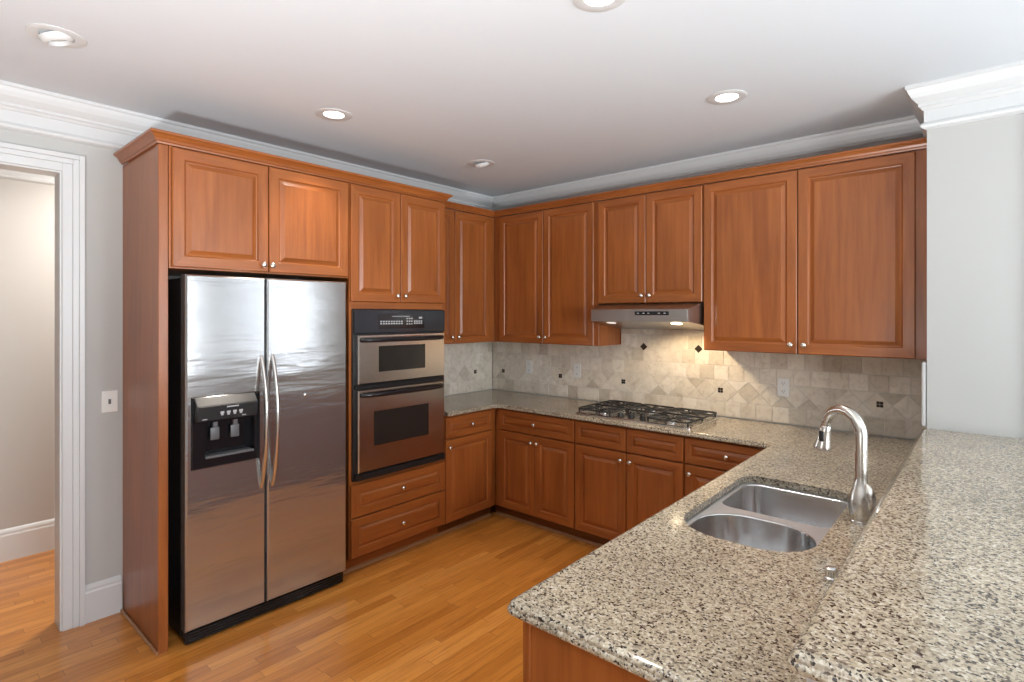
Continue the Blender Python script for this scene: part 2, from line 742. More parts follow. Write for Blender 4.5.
DY0, DY1, DZ = -4.35, -3.214, 2.360     # doorway in the left wall
bm = new()
box(bm, -0.12, 0, DY1, 0.0, 0, CEIL)
box(bm, -0.12, 0, RY, DY0, 0, CEIL)
box(bm, -0.12, 0, DY0, DY1, DZ, CEIL)
struct('wall_left', bm, PAINT)
bm = new()
box(bm, -1.42, 3.352, 0.0, 0.12, 0, CEIL)
struct('wall_back', bm, PAINT)
bm = new()
box(bm, 3.352, 3.70, -0.50, 0.12, 0, CEIL)
struct('wall_pier', bm, PAINT)


def wall_with_windows(axis, pos0, pos1, a0, a1, wins):
    bm = new()

    def bx(u0, u1, z0, z1):
        if axis == 'x':
            box(bm, pos0, pos1, u0, u1, z0, z1)
        else:
            box(bm, u0, u1, pos0, pos1, z0, z1)
    bx(a0, a1, 0, WZ0)
    bx(a0, a1, WZ1, CEIL)
    prev = a0
    for u0, u1 in wins:
        bx(prev, u0, WZ0, WZ1)
        prev = u1
    bx(prev, a1, WZ0, WZ1)
    return bm


struct('wall_breakfast', wall_with_windows('y', -0.5, -0.38, 3.70, RX, WIN_P), PAINT)
struct('wall_right', wall_with_windows('x', RX, RX + .12, RY, -0.5, WIN_R), PAINT)
struct('wall_rear', wall_with_windows('y', RY - .12, RY, -0.12, RX, []), PAINT)
bm = new()
box(bm, -1.42, -1.30, RY, 0.0, 0, CEIL)
struct('wall_hall', bm, PAINT_HALL)
bm = new()
box(bm, -1.30, -0.12, RY - .12, RY, 0, CEIL)
struct('wall_hall_end', bm, PAINT_HALL)


def window(n, axis, pos, a, b):
    """white double-hung window with muntins, set into the wall."""
    bm = new()

    def bx(u0, u1, w0, w1, z0, z1):
        if axis == 'x':
            box(bm, pos + w0, pos + w1, u0, u1, z0, z1)
        elif axis == 'y':
            box(bm, u0, u1, pos - w1, pos - w0, z0, z1)
        else:
            box(bm, u0, u1, pos + w0, pos + w1, z0, z1)
    f = 0.05
    bx(a, a + f, 0.01, 0.09, WZ0, WZ1)
    bx(b - f, b, 0.01, 0.09, WZ0, WZ1)
    bx(a + f, b - f, 0.01, 0.09, WZ1 - f, WZ1)
    bx(a + f, b - f, 0.01, 0.09, WZ0, WZ0 + f)
    zm = (WZ0 + WZ1) / 2
    bx(a + f, b - f, 0.03, 0.07, zm - .02, zm + .02)
    um = (a + b) / 2
    bx(um - .012, um + .012, 0.04, 0.06, WZ0 + f, WZ1 - f)
    # casing and sill on the room side
    bx(a - .09, a, -0.02, 0.0, WZ0, WZ1 + .09)
    bx(b, b + .09, -0.02, 0.0, WZ0, WZ1 + .09)
    bx(a, b, -0.02, 0.0, WZ1, WZ1 + .09)
    bx(a - .11, b + .11, -0.05, 0.0, WZ0 - .03, WZ0)
    w = struct('window_%d' % n, bm, TRIM)
    bm = new()

    def gx(u0, u1):
        if axis == 'x':
            box(bm, pos + .047, pos + .053, u0, u1, WZ0 + f, WZ1 - f)
        else:
            sg = -1 if axis == 'y' else 1
            box(bm, u0, u1, pos + sg * .05 - .003, pos + sg * .05 + .003, WZ0 + f, WZ1 - f)
    gx(a + f, b - f)
    ORG[w.name] = Vector((0, 0, 0))
    struct('pane', bm, GLASS, w)


k = 1
for a, b in WIN_R:
    window(k, 'x', RX, a, b)
    k += 1
for a, b in WIN_P:
    window(k, 'p', -0.5, a, b)
    k += 1

# crown, frieze and picture bead running round the room
CROWN = [(0.0, CEIL), (0.080, CEIL), (0.080, CEIL - .014), (0.073, CEIL - .020), (0.067, CEIL - .036), (0.056, CEIL - .058),
         (0.042, CEIL - .074), (0.032, CEIL - .084), (0.032, CEIL - .096), (0.024, CEIL - .102), (0.018, CEIL - .112), (0.011, CEIL - .116),
         (0.011, CEIL - .172), (0.020, CEIL - .178), (0.024, CEIL - .188), (0.020, CEIL - .198), (0.006, CEIL - .206), (0.0, CEIL - .208)]
loop = [(0, RY), (0, 0), (3.352, 0), (3.352, -0.5), (RX, -0.5), (RX, RY)]
bm = new()
sweep(bm, loop, CROWN, closed=True)
struct('trim_1', bm, TRIM)
bm = new()
sweep(bm, [(-1.30, RY), (-1.30, 0)], CROWN)
struct('trim_2', bm, TRIM)

BASEB = [(0, 0), (0.016, 0), (0.016, 0.155), (0.012, 0.165), (0.012, 0.178), (0.007, 0.19), (0.0, 0.198)]
bm = new()
sweep(bm, [(0, DY1 + .083), (0, -2.970)], BASEB)
struct('baseboard_left', bm, TRIM)
bm = new()
sweep(bm, [(-1.30, RY), (-1.30, 0)], [(d, z * 1.06) for d, z in BASEB])
struct('baseboard_hall', bm, TRIM)
bm = new()
sweep(bm, [(3.96, -0.5), (RX, -0.5), (RX, RY), (0, RY), (0, DY0 - .083)], BASEB)
struct('baseboard_right', bm, TRIM)

# door casing (three fascias) and jamb lining
bm = new()
for (s0, s1, th) in ((-0.010, 0.032, 0.016), (0.032, 0.058, 0.021), (0.058, 0.082, 0.028)):
    box(bm, 0, th, DY1 + s0, DY1 + s1, 0, DZ + s1, 0.002)
    box(bm, 0, th, DY0 - s1, DY0 - s0, 0, DZ + s1, 0.002)
    box(bm, 0, th, DY0 - s0, DY1 + s0, DZ + s0, DZ + s1, 0.002)
box(bm, -0.125, 0.004, DY1 - .018, DY1, 0, DZ)
box(bm, -0.125, 0.004, DY0, DY0 + .018, 0, DZ)
box(bm, -0.125, 0.004, DY0 + .018, DY1 - .018, DZ - .018, DZ)
struct('door_1', bm, TRIM)

# half wall under the raised bar, and the white post trim at its end against the pier
bm = new()
box(bm, 3.352, 3.475, -2.82, -0.503, 0, 1.034)
struct('wall_bar', bm, plain('bar_paint', (0.62, 0.61, 0.63), 0.7))
bm = new()
box(bm, 3.330, 3.351, -0.497, -0.40, 1.072, 1.385, 0.008, seg=3)
struct('trim_3', bm, TRIM)

# ================================================================== backsplash


def clip(poly, u0, u1, v0, v1):
    def cut(p, inside, inter):
        out = []
        for i in range(len(p)):
            a, b = p[i - 1], p[i]
            if inside(b):
                if not inside(a):
                    out.append(inter(a, b))
                out.append(b)
            elif inside(a):
                out.append(inter(a, b))
        return out

    def iu(k):
        return lambda a, b: (k, a[1] + (b[1] - a[1]) * (k - a[0]) / (b[0] - a[0]))

    def iv(k):
        return lambda a, b: (a[0] + (b[0] - a[0]) * (k - a[1]) / (b[1] - a[1]), k)
    for ins, it in ((lambda p: p[0] >= u0, iu(u0)), (lambda p: p[0] <= u1, iu(u1)), (lambda p: p[1] >= v0, iv(v0)), (lambda p: p[1] <= v1, iv(v1))):
        if len(poly) < 3:
            return []
        poly = cut(poly, ins, it)
    return poly


def backsplash(name, face, u0, u1, ztop, hoodspan, accents, diamonds, shift):
    F = FM(face, 0.0)
    bm = new()
    p, q = F(u0, 0.914, 0.001), F(u1, ztop, 0.006)
    box(bm, min(p[0], q[0]), max(p[0], q[0]), min(p[1], q[1]), max(p[1], q[1]), 0.9145, ztop, 0, 1)
    if hoodspan:
        p, q = F(hoodspan[0], ztop, 0.001), F(hoodspan[1], 1.53, 0.006)
        box(bm, min(p[0], q[0]), max(p[0], q[0]), min(p[1], q[1]), max(p[1], q[1]), ztop, 1.53, 0, 1)

    def tile(poly, w=0.0095, mi=0, g=0.0019):
        if len(poly) < 3 or abs(area2(poly)) < 2e-4 and mi == 0:
            return
        pp = []
        for q in poly:
            if not pp or math.hypot(q[0] - pp[-1][0], q[1] - pp[-1][1]) > 1e-4:
                pp.append(q)
        if math.hypot(pp[0][0] - pp[-1][0], pp[0][1] - pp[-1][1]) < 1e-4:
            pp.pop()
        poly = pp
        if len(poly) < 3:
            return
        if area2(poly) < 0:
            poly = poly[::-1]
        o = inset_poly(poly, g)
        i = inset_poly(poly, g + 0.0015)
        A = [bm.verts.new(F(a, b, 0.0062)) for a, b in o]
        B = [bm.verts.new(F(a, b, w - .001)) for a, b in o]
        C = [bm.verts.new(F(a, b, w)) for a, b in i]
        for X, Y in ((A, B), (B, C)):
            for k in range(len(X)):
                bm.faces.new((X[k], X[(k + 1) % len(X)], Y[(k + 1) % len(X)], Y[k])).material_index = mi
        bm.faces.new(C).material_index = mi

    T = 0.1016
    n = int((u1 - u0) / T) + 3

    def row(v0, v1, sh, a=u0, b=u1, top=None):
        for i in range(-2, n):
            x = u0 + sh + i * T
            tile(clip([(x, v0), (x + T, v0), (x + T, v1), (x, v1)], a, b, v0, min(v1, top or v1)))
    B0, B1 = 1.0195, 1.1645
    P = B1 - B0
    zc = (B0 + B1) / 2
    row(0.917, B0, 0.03 + shift)
    m = int((u1 - u0) / P) + 3
    sh = shift
    for i in range(-2, m):
        for du, dv in ((0, 0), (0.5, 0.5), (0.5, -0.5)):
            cx, cz = u0 + sh + (i + du) * P, zc + dv * P
            h = P / 2
            tile(clip([(cx - h, cz), (cx, cz - h), (cx + h, cz), (cx, cz + h)], u0, u1, B0, B1))
    row(B1, B1 + T, 0.055 + shift)
    row(B1 + T, B1 + 2 * T, 0.02 + shift, top=ztop)
    if hoodspan:
        row(B1 + 2 * T, B1 + 3 * T, 0.07 + shift, hoodspan[0], hoodspan[1])
        row(B1 + 3 * T, B1 + 4 * T, 0.02 + shift, hoodspan[0], hoodspan[1], top=1.53)
    for a in accents:
        # snap to the junction between two diamonds
        kk = round((a - u0 - sh) / P - 0.5)
        cx = u0 + sh + (kk + 0.5) * P
        cx = a
        for sx in (-1, 1):
            for sz in (-1, 1):
                x, z = cx + sx * .0087, zc + sz * .0087 + 0.003
                tile([(x - .0085, z - .0085), (x + .0085, z - .0085), (x + .0085, z + .0085), (x - .0085, z + .0085)], 0.0115, 2, 0.0004)
    for cx, cz in diamonds:
        r = 0.030
        tile([(cx - r, cz), (cx, cz - r), (cx + r, cz), (cx, cz + r)], 0.0115, 2, 0.0004)
    return struct(name, bm, [TILE, GROUT, ACCENT])


backsplash('wall_tile_back', '-y', 0.012, 3.348, 1.384, (1.395, 2.183), (0.149, 0.807, 1.415, 2.174, 3.099), ((1.590, 1.375), (2.018, 1.375)), 0.03)
backsplash('wall_tile_left', '+x', -1.150, -0.010, 1.384, None, (-0.241,), (), 0.05)

# ================================================================== fridge surround
t = thing('refrigerator_cabinet', 'cherry enclosure round the refrigerator with tall side panel and two upper doors', 'cabinet', (0.30, -2.43, 0))
bm = new()
box(bm, 0.002, 0.565, -2.962, -2.930, 0.0, 2.431)
obj('side_panel', bm, WZ, t)
bm = new()
box(bm, 0.566, 0.605, -2.966, -2.924, 0.0, 2.431, 0.002)
obj('front_stile', bm, WZ, t)
bm = new()
tube(bm, [(0.018, -2.970, 0.008), (0.604, -2.970, 0.008)], 0.008, 8)
obj('shoe_molding', bm, SHOE, t)

DX = 0.605
carcass(0.002, DX, -2.922, -1.944, 1.842, 2.431, '+x', (.02, .02, .02, .02), t, cross=[('v', -2.47, -2.43)])
front('door', -2.912, -2.4475, 1.850, 2.424, '+x', DX, t, (-2.478, 1.885))
front('door', -2.4425, -1.952, 1.850, 2.424, '+x', DX, t, (-2.431, 1.885))

# oven tower
t = thing('oven_cabinet', 'tall cherry cabinet housing the double wall oven', 'cabinet', (0.30, -1.545, 0))
OY0, OY1 = -1.940, -1.157
bm = new()
box(bm, 0.002, DX, OY0, OY0 + .02, 0.10, 2.431)
box(bm, 0.002, DX, OY1 - .02, OY1, 0.10, 2.431)
box(bm, 0.002, 0.02, OY0 + .02, OY1 - .02, 0.10, 2.431)
box(bm, 0.02, DX, OY0 + .02, OY1 - .02, 2.413, 2.431)
box(bm, 0.02, DX, OY0 + .02, OY1 - .02, 1.655, 1.698, 0, 1)
box(bm, 0.02, DX, OY0 + .02, OY1 - .02, 0.560, 0.582, 0, 1)
box(bm, 0.02, DX, OY0 + .02, OY1 - .02, 0.10, 0.122, 0, 1)
box(bm, 0.585, DX, OY0 + .02, OY1 - .02, 0.345, 0.370, 0, 1)
box(bm, 0.585, DX, -1.575, -1.545, 1.698, 2.413)
obj('body', bm, [WZ, WY], t)
front('door', -1.934, -1.5625, 1.700, 2.424, '+x', DX, t, (-1.592, 1.742))
front('door', -1.5575, -1.163, 1.700, 2.424, '+x', DX, t, (-1.528, 1.742))
front('drawer', -1.934, -1.163, 0.362, 0.562, '+x', DX, t, (-1.548, 0.465))
front('drawer', -1.934, -1.163, 0.112, 0.352, '+x', DX, t, (-1.548, 0.232))
bm = new()
box(bm, 0.02, 0.535, OY0, OY1, 0.0, 0.098)
obj('toe_kick', bm, WY, t)
bm = new()
sweep(bm, [(0.535, OY0), (0.535, OY1)], [(0, 0), (.015, 0), (.015, .006), (.011, .014), (.004, .019), (0, .02)])
obj('shoe_molding', bm, SHOE, t)

# tall cornice: runs round the panel, the refrigerator cabinet and the oven tower
CORN = [(0, 0), (.008, 0), (.010, .008), (.016, .011), (.020, .021), (.030, .033), (.038, .039), (.044, .042), (.044, .052), (.040, .055), (0, .055)]
bm = new()
sweep(bm, [(0.105, OY1), (DX, OY1), (DX, -2.966), (0.028, -2.966)][::-1], [(d, 2.4325 + z) for d, z in CORN])
# close the top behind the moulding
box(bm, 0.11, DX - .002, -2.964, OY1 - .002, 2.4325, 2.436)
tag(obj('cornice', bm, [WY]), 'stepped cherry cornice on top of the tall refrigerator and oven cabinets', 'moulding')

# ================================================================== refrigerator
FX = 0.660
FY0, FY1, FM_ = -2.866, -1.990, -2.475
t = thing('refrigerator', 'stainless steel side by side refrigerator with black ice and water dispenser', 'refrigerator', (0.33, -2.43, 0))
bm = new()
box(bm, 0.04, 0.590, FY0 + .002, FY1 - .002, 0.03, 1.800, 0.003)
box(bm, 0.10, 0.585, FY0 + .03, FY1 - .03, 0.0, 0.03)
obj('body', bm, BLACK, t)


def fridge_door(name, y0, y1, hole=None):
    bm = new()
    z0, z1 = 0.075, 1.815
    prof = [(0, 0.595), (0, FX - .012), (.004, FX - .004), (.010, FX)]
    if hole:
        hy0, hy1, hz0, hz1 = hole
        # build in (y, z) plane then rotate: use slab with axis swap
        slab(bm, rect(y0, y1, z0, z1), [rect(hy0, hy1, hz0, hz1)[::-1]], prof, [(0, 0.595), (0, FX)])
    else:
        slab(bm, rect(y0, y1, z0, z1), [], prof)
    for v in bm.verts:
        v.co = Vector((v.co.z, v.co.x, v.co.y))
    return obj(name, bm, STEEL_F, t, True)


HOLE = (-2.842, -2.510, 0.858, 1.213)
dl = fridge_door('door', FY0, FM_ - .003, HOLE)
dr = fridge_door('door', FM_ + .003, FY1)


def bow_handle(parent, y, z0, z1):
    bm = new()
    pts, n = [], 22
    for i in range(n + 1):
        s = i / n
        pts.append((FX - 0.004 + 0.066 * math.sin(PI * s) ** 0.75, y, z0 + (z1 - z0) * s))
    tube(bm, pts, 0.0125, 12, flat=(1.0, 0.8))
    return obj('handle', bm, CHROME, parent, True)


bow_handle(dl, -2.502, 0.700, 1.398)
bow_handle(dr, -2.443, 0.700, 1.402)
bm = new()
lathe(bm, [(0.010, 0), (0.010, .003), (0.006, .005), (0, .0055)], Matrix.Translation((FX, -2.255, 1.165)) @ Matrix.Rotation(PI / 2, 4, 'Y'), 16)
obj('badge', bm, CHROME, dr, True)

# dispenser set in the left door
d = None
bm = new()
hy0, hy1, hz0, hz1 = HOLE
bx0 = 0.606
# recessed housing: back, side walls, surround
box(bm, bx0, bx0 + .004, hy0 + .002, hy1 - .002, hz0 + .002, hz1 - .002)
cav = (hy0 + .058, hy1 - .030, hz0 + .045, 1.085)
slab_bm = new()
slab(slab_bm, rect(hy0 + .001, hy1 - .001, hz0 + .001, hz1 - .001), [rect(cav[0], cav[1], cav[2], cav[3])[::-1]],
     [(0, bx0 + .004), (0, FX + .004), (.004, FX + .008)], [(0, bx0 + .004), (0, FX + .004), (-.003, FX + .008)])
for v in slab_bm.verts:
    v.co = Vector((v.co.z, v.co.x, v.co.y))
me_tmp = bpy.data.meshes.new('tmp')
slab_bm.to_mesh(me_tmp)
slab_bm.free()
bm.from_mesh(me_tmp)
bpy.data.meshes.remove(me_tmp)
d = obj('dispenser', bm, BLACKG, dl, label='black ice and water dispenser')
# console that tilts outwards above the cavity
bm = new()
yy0, yy1 = hy0 + .012, hy1 - .030
A = [(FX + .008, 1.212), (FX + .050, 1.170), (FX + .044, 1.098), (FX + .008, 1.090)]
vs = [[bm.verts.new((x, y, z)) for x, z in A] for y in (yy0, yy1)]
for i in range(4):
    bm.faces.new((vs[0][i], vs[0][(i + 1) % 4], vs[1][(i + 1) % 4], vs[1][i]))
bm.faces.new(vs[0])
bm.faces.new(vs[1])
bmesh.ops.bevel(bm, geom=bm.edges[:], offset=0.003, segments=2, affect='EDGES')
obj('dispenser_console', bm, BLACK, dl, True)
# printed marks and keys on the console face
bm = new()


def on_console(y, z, w, h):
    s = (z - 1.098) / (1.170 - 1.098)
    x = FX + .044 + .006 * s
    box(bm, x - .001, x + .0012, y - w / 2, y + w / 2, z - h / 2, z + h / 2)


on_console(-2.665, 1.158, 0.056, 0.006)
obj('printed_mark', bm, MARK, dl)
for y, z, w in ((-2.795, 1.106, 0.022), (-2.610, 1.107, 0.020)):
    bm = new()
    on_console(y, z, w, 0.004)
    obj('printed_mark', bm, MARK, dl)
for i in range(4):
    bm = new()
    on_console(-2.715 + i * .030, 1.132, 0.018, 0.010)
    on_console(-2.715 + i * .030, 1.122, 0.012, 0.010)
    obj('button', bm, MARK, dl)
for yc in (-2.722, -2.625):
    bm = new()
    box(bm, 0.622, 0.634, yc - .022, yc + .022, 0.985, 1.050, 0.005, seg=2)
    box(bm, 0.618, 0.640, yc - .012, yc + .012, 1.050, 1.083, 0.003)
    obj('paddle', bm, GREYP, dl, True)
bm = new()
box(bm, 0.612, FX + .014, cav[0] + .004, cav[1] - .004, cav[2] + .001, cav[2] + .012, 0.003)
for i in range(9):
    y = cav[0] + .03 + i * .021
    box(bm, 0.625, FX + .008, y, y + .010, cav[2] + .012, cav[2] + .0145)
obj('drip_tray', bm, GREYP, dl)
# base grille
bm = new()
box(bm, 0.600, 0.634, FY0 + .006, FY1 - .006, 0.004, 0.071, 0.008, seg=2)
for i in range(4):
    z = 0.012 + i * .014
    box(bm, 0.634, 0.640, FY0 + .02, FY1 - .02, z, z + .008)
obj('base_grille', bm, BLACKG, t)

t.rotation_euler = (0, 0, math.radians(-0.6))
t.location.y += 0.003     # slight turn added so the doors reflect more of the white wall

# ================================================================== double wall oven
t = thing('wall_oven', 'stainless and black double wall oven in the tall cabinet', 'oven', (0.33, -1.55, 0.585))
EY0, EY1 = -1.917, -1.183
bm = new()
box(bm, 0.06, 0.604, EY0 + .005, EY1 - .005, 0.590, 1.650)
box(bm, 0.606, 0.622, EY0 - .006, EY1 + .006, 0.586, 1.652, 0.002)
obj('chassis', bm, BLACK, t)
bm = new()
box(bm, 0.622, 0.640, EY0 - .004, EY1 + .004, 1.500, 1.650, 0.004)
cp = obj('control_panel', bm, OVENFR, t)
bm = new()
box(bm, 0.640, 0.6425, -1.745, -1.375, 1.528, 1.622)
obj('display', bm, BLACKG, cp)
bm = new()
random.seed(3)
for i in range(9):
    y = -1.735 + i * .0205
    for j in range(2):
        box(bm, 0.6425, 0.6432, y, y + .013, 1.556 + j * .014, 1.565 + j * .014)
for i in range(3):
    for j in range(3):
        y = -1.525 + i * .019
        box(bm, 0.6425, 0.6432, y, y + .011, 1.553 + j * .018, 1.561 + j * .018)
for i in range(4):
    for j in range(2):
        y = -1.462 + i * .019
        box(bm, 0.6425, 0.6432, y, y + .012, 1.556 + j * .014, 1.566 + j * .014)
box(bm, 0.6425, 0.6432, -1.640, -1.500, 1.606, 1.609)
box(bm, 0.6425, 0.6432, -1.420, -1.392, 1.592, 1.604)
obj('key_marks', bm, MARK, cp)


def oven_door(z0, z1, win):
    bm = new()
    wy0, wy1, wz0, wz1 = win
    slab(bm, rect(EY0 + .014, EY1 - .014, z0, z1), [rect(wy0, wy1, wz0, wz1)[::-1]],
         [(0, 0.624), (0, 0.648), (.006, 0.655)], [(0, 0.624), (0, 0.655)])
    for v in bm.verts:
        v.co = Vector((v.co.z, v.co.x, v.co.y))
    dd = obj('oven_door', bm, STEEL_OV, t, True)
    bm = new()
    box(bm, 0.626, 0.6515, wy0 + .001, wy1 - .001, wz0 + .001, wz1 - .001)
    obj('glass', bm, GLASSD, dd)
    # bowed black handle with posts under a steel top rail
    bm = new()
    n = 24
    pts = []
    for i in range(n + 1):
        s = i / n
        pts.append((0.656 + .046 * math.sin(PI * s) ** 0.35, EY0 + .035 + (EY1 - EY0 - .07) * s, z1 - .030))
    tube(bm, pts, 0.0135, 12, flat=(0.9, 1.1))
    obj('handle', bm, BLACKG, dd, True, label='bowed black handle')
    bm = new()
    box(bm, 0.655, 0.660, EY0 + .02, EY1 - .02, z1 - .012, z1 - .002, 0.001)
    obj('top_rail', bm, CHROME, dd)
    return dd


oven_door(1.185, 1.490, (-1.755, -1.375, 1.255, 1.418))
oven_door(0.636, 1.148, (-1.792, -1.345, 0.792, 1.008))
bm = new()
box(bm, 0.622, 0.640, EY0 + .004, EY1 - .004, 1.152, 1.178, 0.003)
for i in range(2):
    box(bm, 0.640, 0.644, EY0 + .05, EY1 - .05, 1.157 + i * .010, 1.161 + i * .010)
obj('vent_strip', bm, BLACK, t)
bm = new()
box(bm, 0.622, 0.650, EY0 + .004, EY1 - .004, 0.588, 0.628, 0.004)
for i in range(2):
    box(bm, 0.650, 0.654, EY0 + .06, EY1 - .06, 0.598 + i * .013, 0.603 + i * .013)
obj('vent_strip', bm, BLACK, t)

# ================================================================== wall cabinets
UZ0, UZ1 = 1.385, 2.462
UY = -0.330
t = thing('wall_cabinet', 'cherry corner wall cabinet beside the double wall oven', 'cabinet', (0.16, -0.75, UZ0), 'wall cabinets')
carcass(0.002, -UY, -1.154, -0.3315, UZ0, UZ1, '+x', (.02, .066, .02, .02), t, cross=[('v', -.83, -.80)])
front('door', -1.150, -0.8175, UZ0 + .003, UZ1 - .006, '+x', -UY, t, (-0.850, UZ0 + .055))
front('door', -0.8125, -0.400, UZ0 + .003, UZ1 - .006, '+x', -UY, t, (-0.780, UZ0 + .055))

t = thing('wall_cabinet', 'two door cherry wall cabinet between the corner and the range hood', 'cabinet', (0.87, -0.16, UZ0), 'wall cabinets')
carcass(0.3315, 1.390, UY, -0.002, UZ0, UZ1, '-y', (.075, .04, .02, .02), t, cross=[('v', .86, .90)])
front('door', 0.408, 0.8805, UZ0 + .003, UZ1 - .006, '-y', UY, t, (0.852, UZ0 + .055))
front('door', 0.8855, 1.356, UZ0 + .003, UZ1 - .006, '-y', UY, t, (0.914, UZ0 + .055))

t = thing('wall_cabinet', 'short two door cherry wall cabinet directly above the range hood', 'cabinet', (1.79, -0.16, 1.70), 'wall cabinets')
carcass(1.392, 2.184, UY, -0.002, 1.700, UZ1, '-y', (.02, .02, .02, .02), t, cross=[('v', 1.77, 1.80)])
front('door', 1.397, 1.7795, 1.702, UZ1 - .006, '-y', UY, t, (1.752, 1.752))
front('door', 1.7845, 2.180, 1.702, UZ1 - .006, '-y', UY, t, (1.814, 1.752))

t = thing('wall_cabinet', 'widest two door cherry wall cabinet at right against the white pier', 'cabinet', (2.77, -0.16, UZ0), 'wall cabinets')
carcass(2.186, 3.348, UY, -0.002, UZ0 + .004, UZ1, '-y', (.02, .055, .02, .02), t, cross=[('v', 2.725, 2.765)])
front('door', 2.191, 2.7395, UZ0 + .006, UZ1 - .006, '-y', UY, t, (2.707, UZ0 + .058))
front('door', 2.7445, 3.294, UZ0 + .006, UZ1 - .006, '-y', UY, t, (2.777, UZ0 + .058))

CORN2 = [(0, 0), (.024, 0), (.026, .008), (.031, .012), (.034, .022), (.042, .034), (.046, .038), (.046, .048), (0, .048)]
bm = new()
sweep(bm, [(-UY - .002, -1.130), (-UY - .002, UY + .002), (3.348, UY + .002)], [(d, UZ1 + .001 + z) for d, z in CORN2])
tag(obj('cornice', bm, WX), 'low cherry cornice along the tops of the wall cabinets', 'moulding')

# ================================================================== base cabinets
BY = -0.600
BZ1 = 0.880


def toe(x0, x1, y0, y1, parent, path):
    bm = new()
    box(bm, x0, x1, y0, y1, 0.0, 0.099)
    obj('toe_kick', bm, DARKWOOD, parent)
    bm = new()
    sweep(bm, path, [(0, 0), (.014, 0), (.014, .006), (.010, .013), (.004, .018), (0, .019)])
    obj('shoe_molding', bm, SHOE, parent)


t = thing('base_cabinet', 'cherry base cabinet with single door and drawer beside the oven tower', 'cabinet', (0.3, -0.88, 0), 'base cabinets under the granite counter')
carcass(0.002, 0.600, -1.155, -0.603, 0.10, BZ1, '+x', (.02, .05, .02, .02), t, cross=[('h', .700, .722)])
front('drawer', -1.151, -0.660, 0.716, 0.870, '+x', 0.600, t, (-0.895, 0.793))
front('door', -1.151, -0.660, 0.106, 0.706, '+x', 0.600, t, (-1.122, 0.652))
toe(0.02, 0.535, -1.155, -0.605, t, [(0.535, -1.155), (0.535, -0.605)])

t = thing('base_cabinet', 'cherry base cabinet in the corner with one wide drawer over two doors', 'cabinet', (0.98, -0.3, 0), 'base cabinets under the granite counter')
carcass(0.603, 1.370, BY, -0.002, 0.10, BZ1, '-y', (.05, .02, .02, .02), t, cross=[('h', .700, .722), ('v', 1.02, 1.05)])
front('drawer', 0.655, 1.367, 0.716, 0.870, '-y', BY, t, (1.012, 0.793))
front('door', 0.655, 1.0085, 0.106, 0.706, '-y', BY, t, (0.985, 0.655))
front('door', 1.0125, 1.367, 0.106, 0.706, '-y', BY, t, (1.040, 0.655))
toe(0.537, 1.370, -0.535, -0.02, t, [(0.552, -0.535), (1.370, -0.535)])

t = thing('base_cabinet', 'two door cherry base cabinet under the gas cooktop', 'cabinet', (1.77, -0.3, 0), 'base cabinets under the granite counter')
carcass(1.372, 2.176, BY, -0.002, 0.10, BZ1, '-y', (.02, .02, .02, .02), t, cross=[('h', .700, .722), ('v', 1.765, 1.795)])
front('drawer', 1.376, 1.7775, 0.716, 0.870, '-y', BY, t)
front('drawer', 1.7825, 2.172, 0.716, 0.870, '-y', BY, t)
front('door', 1.376, 1.7775, 0.106, 0.706, '-y', BY, t, (1.745, 0.655))
front('door', 1.7825, 2.172, 0.106, 0.706, '-y', BY, t, (1.815, 0.655))
toe(1.371, 2.176, -0.535, -0.02, t, [(1.371, -0.535), (2.176, -0.535)])

t = thing('base_cabinet', 'cherry drawer base cabinet between the cooktop cabinet and the sink peninsula', 'cabinet', (2.44, -0.3, 0), 'base cabinets under the granite counter')
carcass(2.178, 2.716, BY, -0.002, 0.10, BZ1, '-y', (.02, .03, .02, .02), t, cross=[('h', .700, .722)])
front('drawer', 2.182, 2.700, 0.716, 0.870, '-y', BY, t, (2.435, 0.793))
front('door', 2.182, 2.700, 0.106, 0.706, '-y', BY, t, (2.215, 0.655))
toe(2.177, 2.716, -0.535, -0.02, t, [(2.177, -0.535), (2.716, -0.535)])

t = thing('peninsula_cabinet', 'cherry peninsula base cabinet carrying the sink counter with plain end panel', 'cabinet', (3.03, -1.75, 0))
PX = 2.722
carcass(PX, 3.335, -2.778, -0.655, 0.10, BZ1, '-x', (.02, .02, .02, .02), t, top=False,
        cross=[('v', -2.27, -2.23), ('v', -1.37, -1.33)])
ys = [-2.774, -2.25, -1.80, -1.35, -0.66]
for i, (a, b) in enumerate(zip(ys, ys[1:])):
    front('door', a + .002, b - .002, 0.106, 0.706, '-x', PX, t, ((b - .03) if i in (0, 1) else (a + .03), 0.655))
    front('drawer', a + .002, b - .002, 0.716, 0.870, '-x', PX, t, ((a + b) / 2, 0.793))
bm = new()
box(bm, 2.745, 3.335, -2.798, -2.779, 0.0, BZ1)
box(bm, 2.722, 2.745, -2.801, -2.779, 0.0, BZ1, 0.002)
obj('end_panel', bm, WZ, t)
bm = new()
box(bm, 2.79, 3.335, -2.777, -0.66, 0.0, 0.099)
obj('toe_kick', bm, DARKWOOD, t)

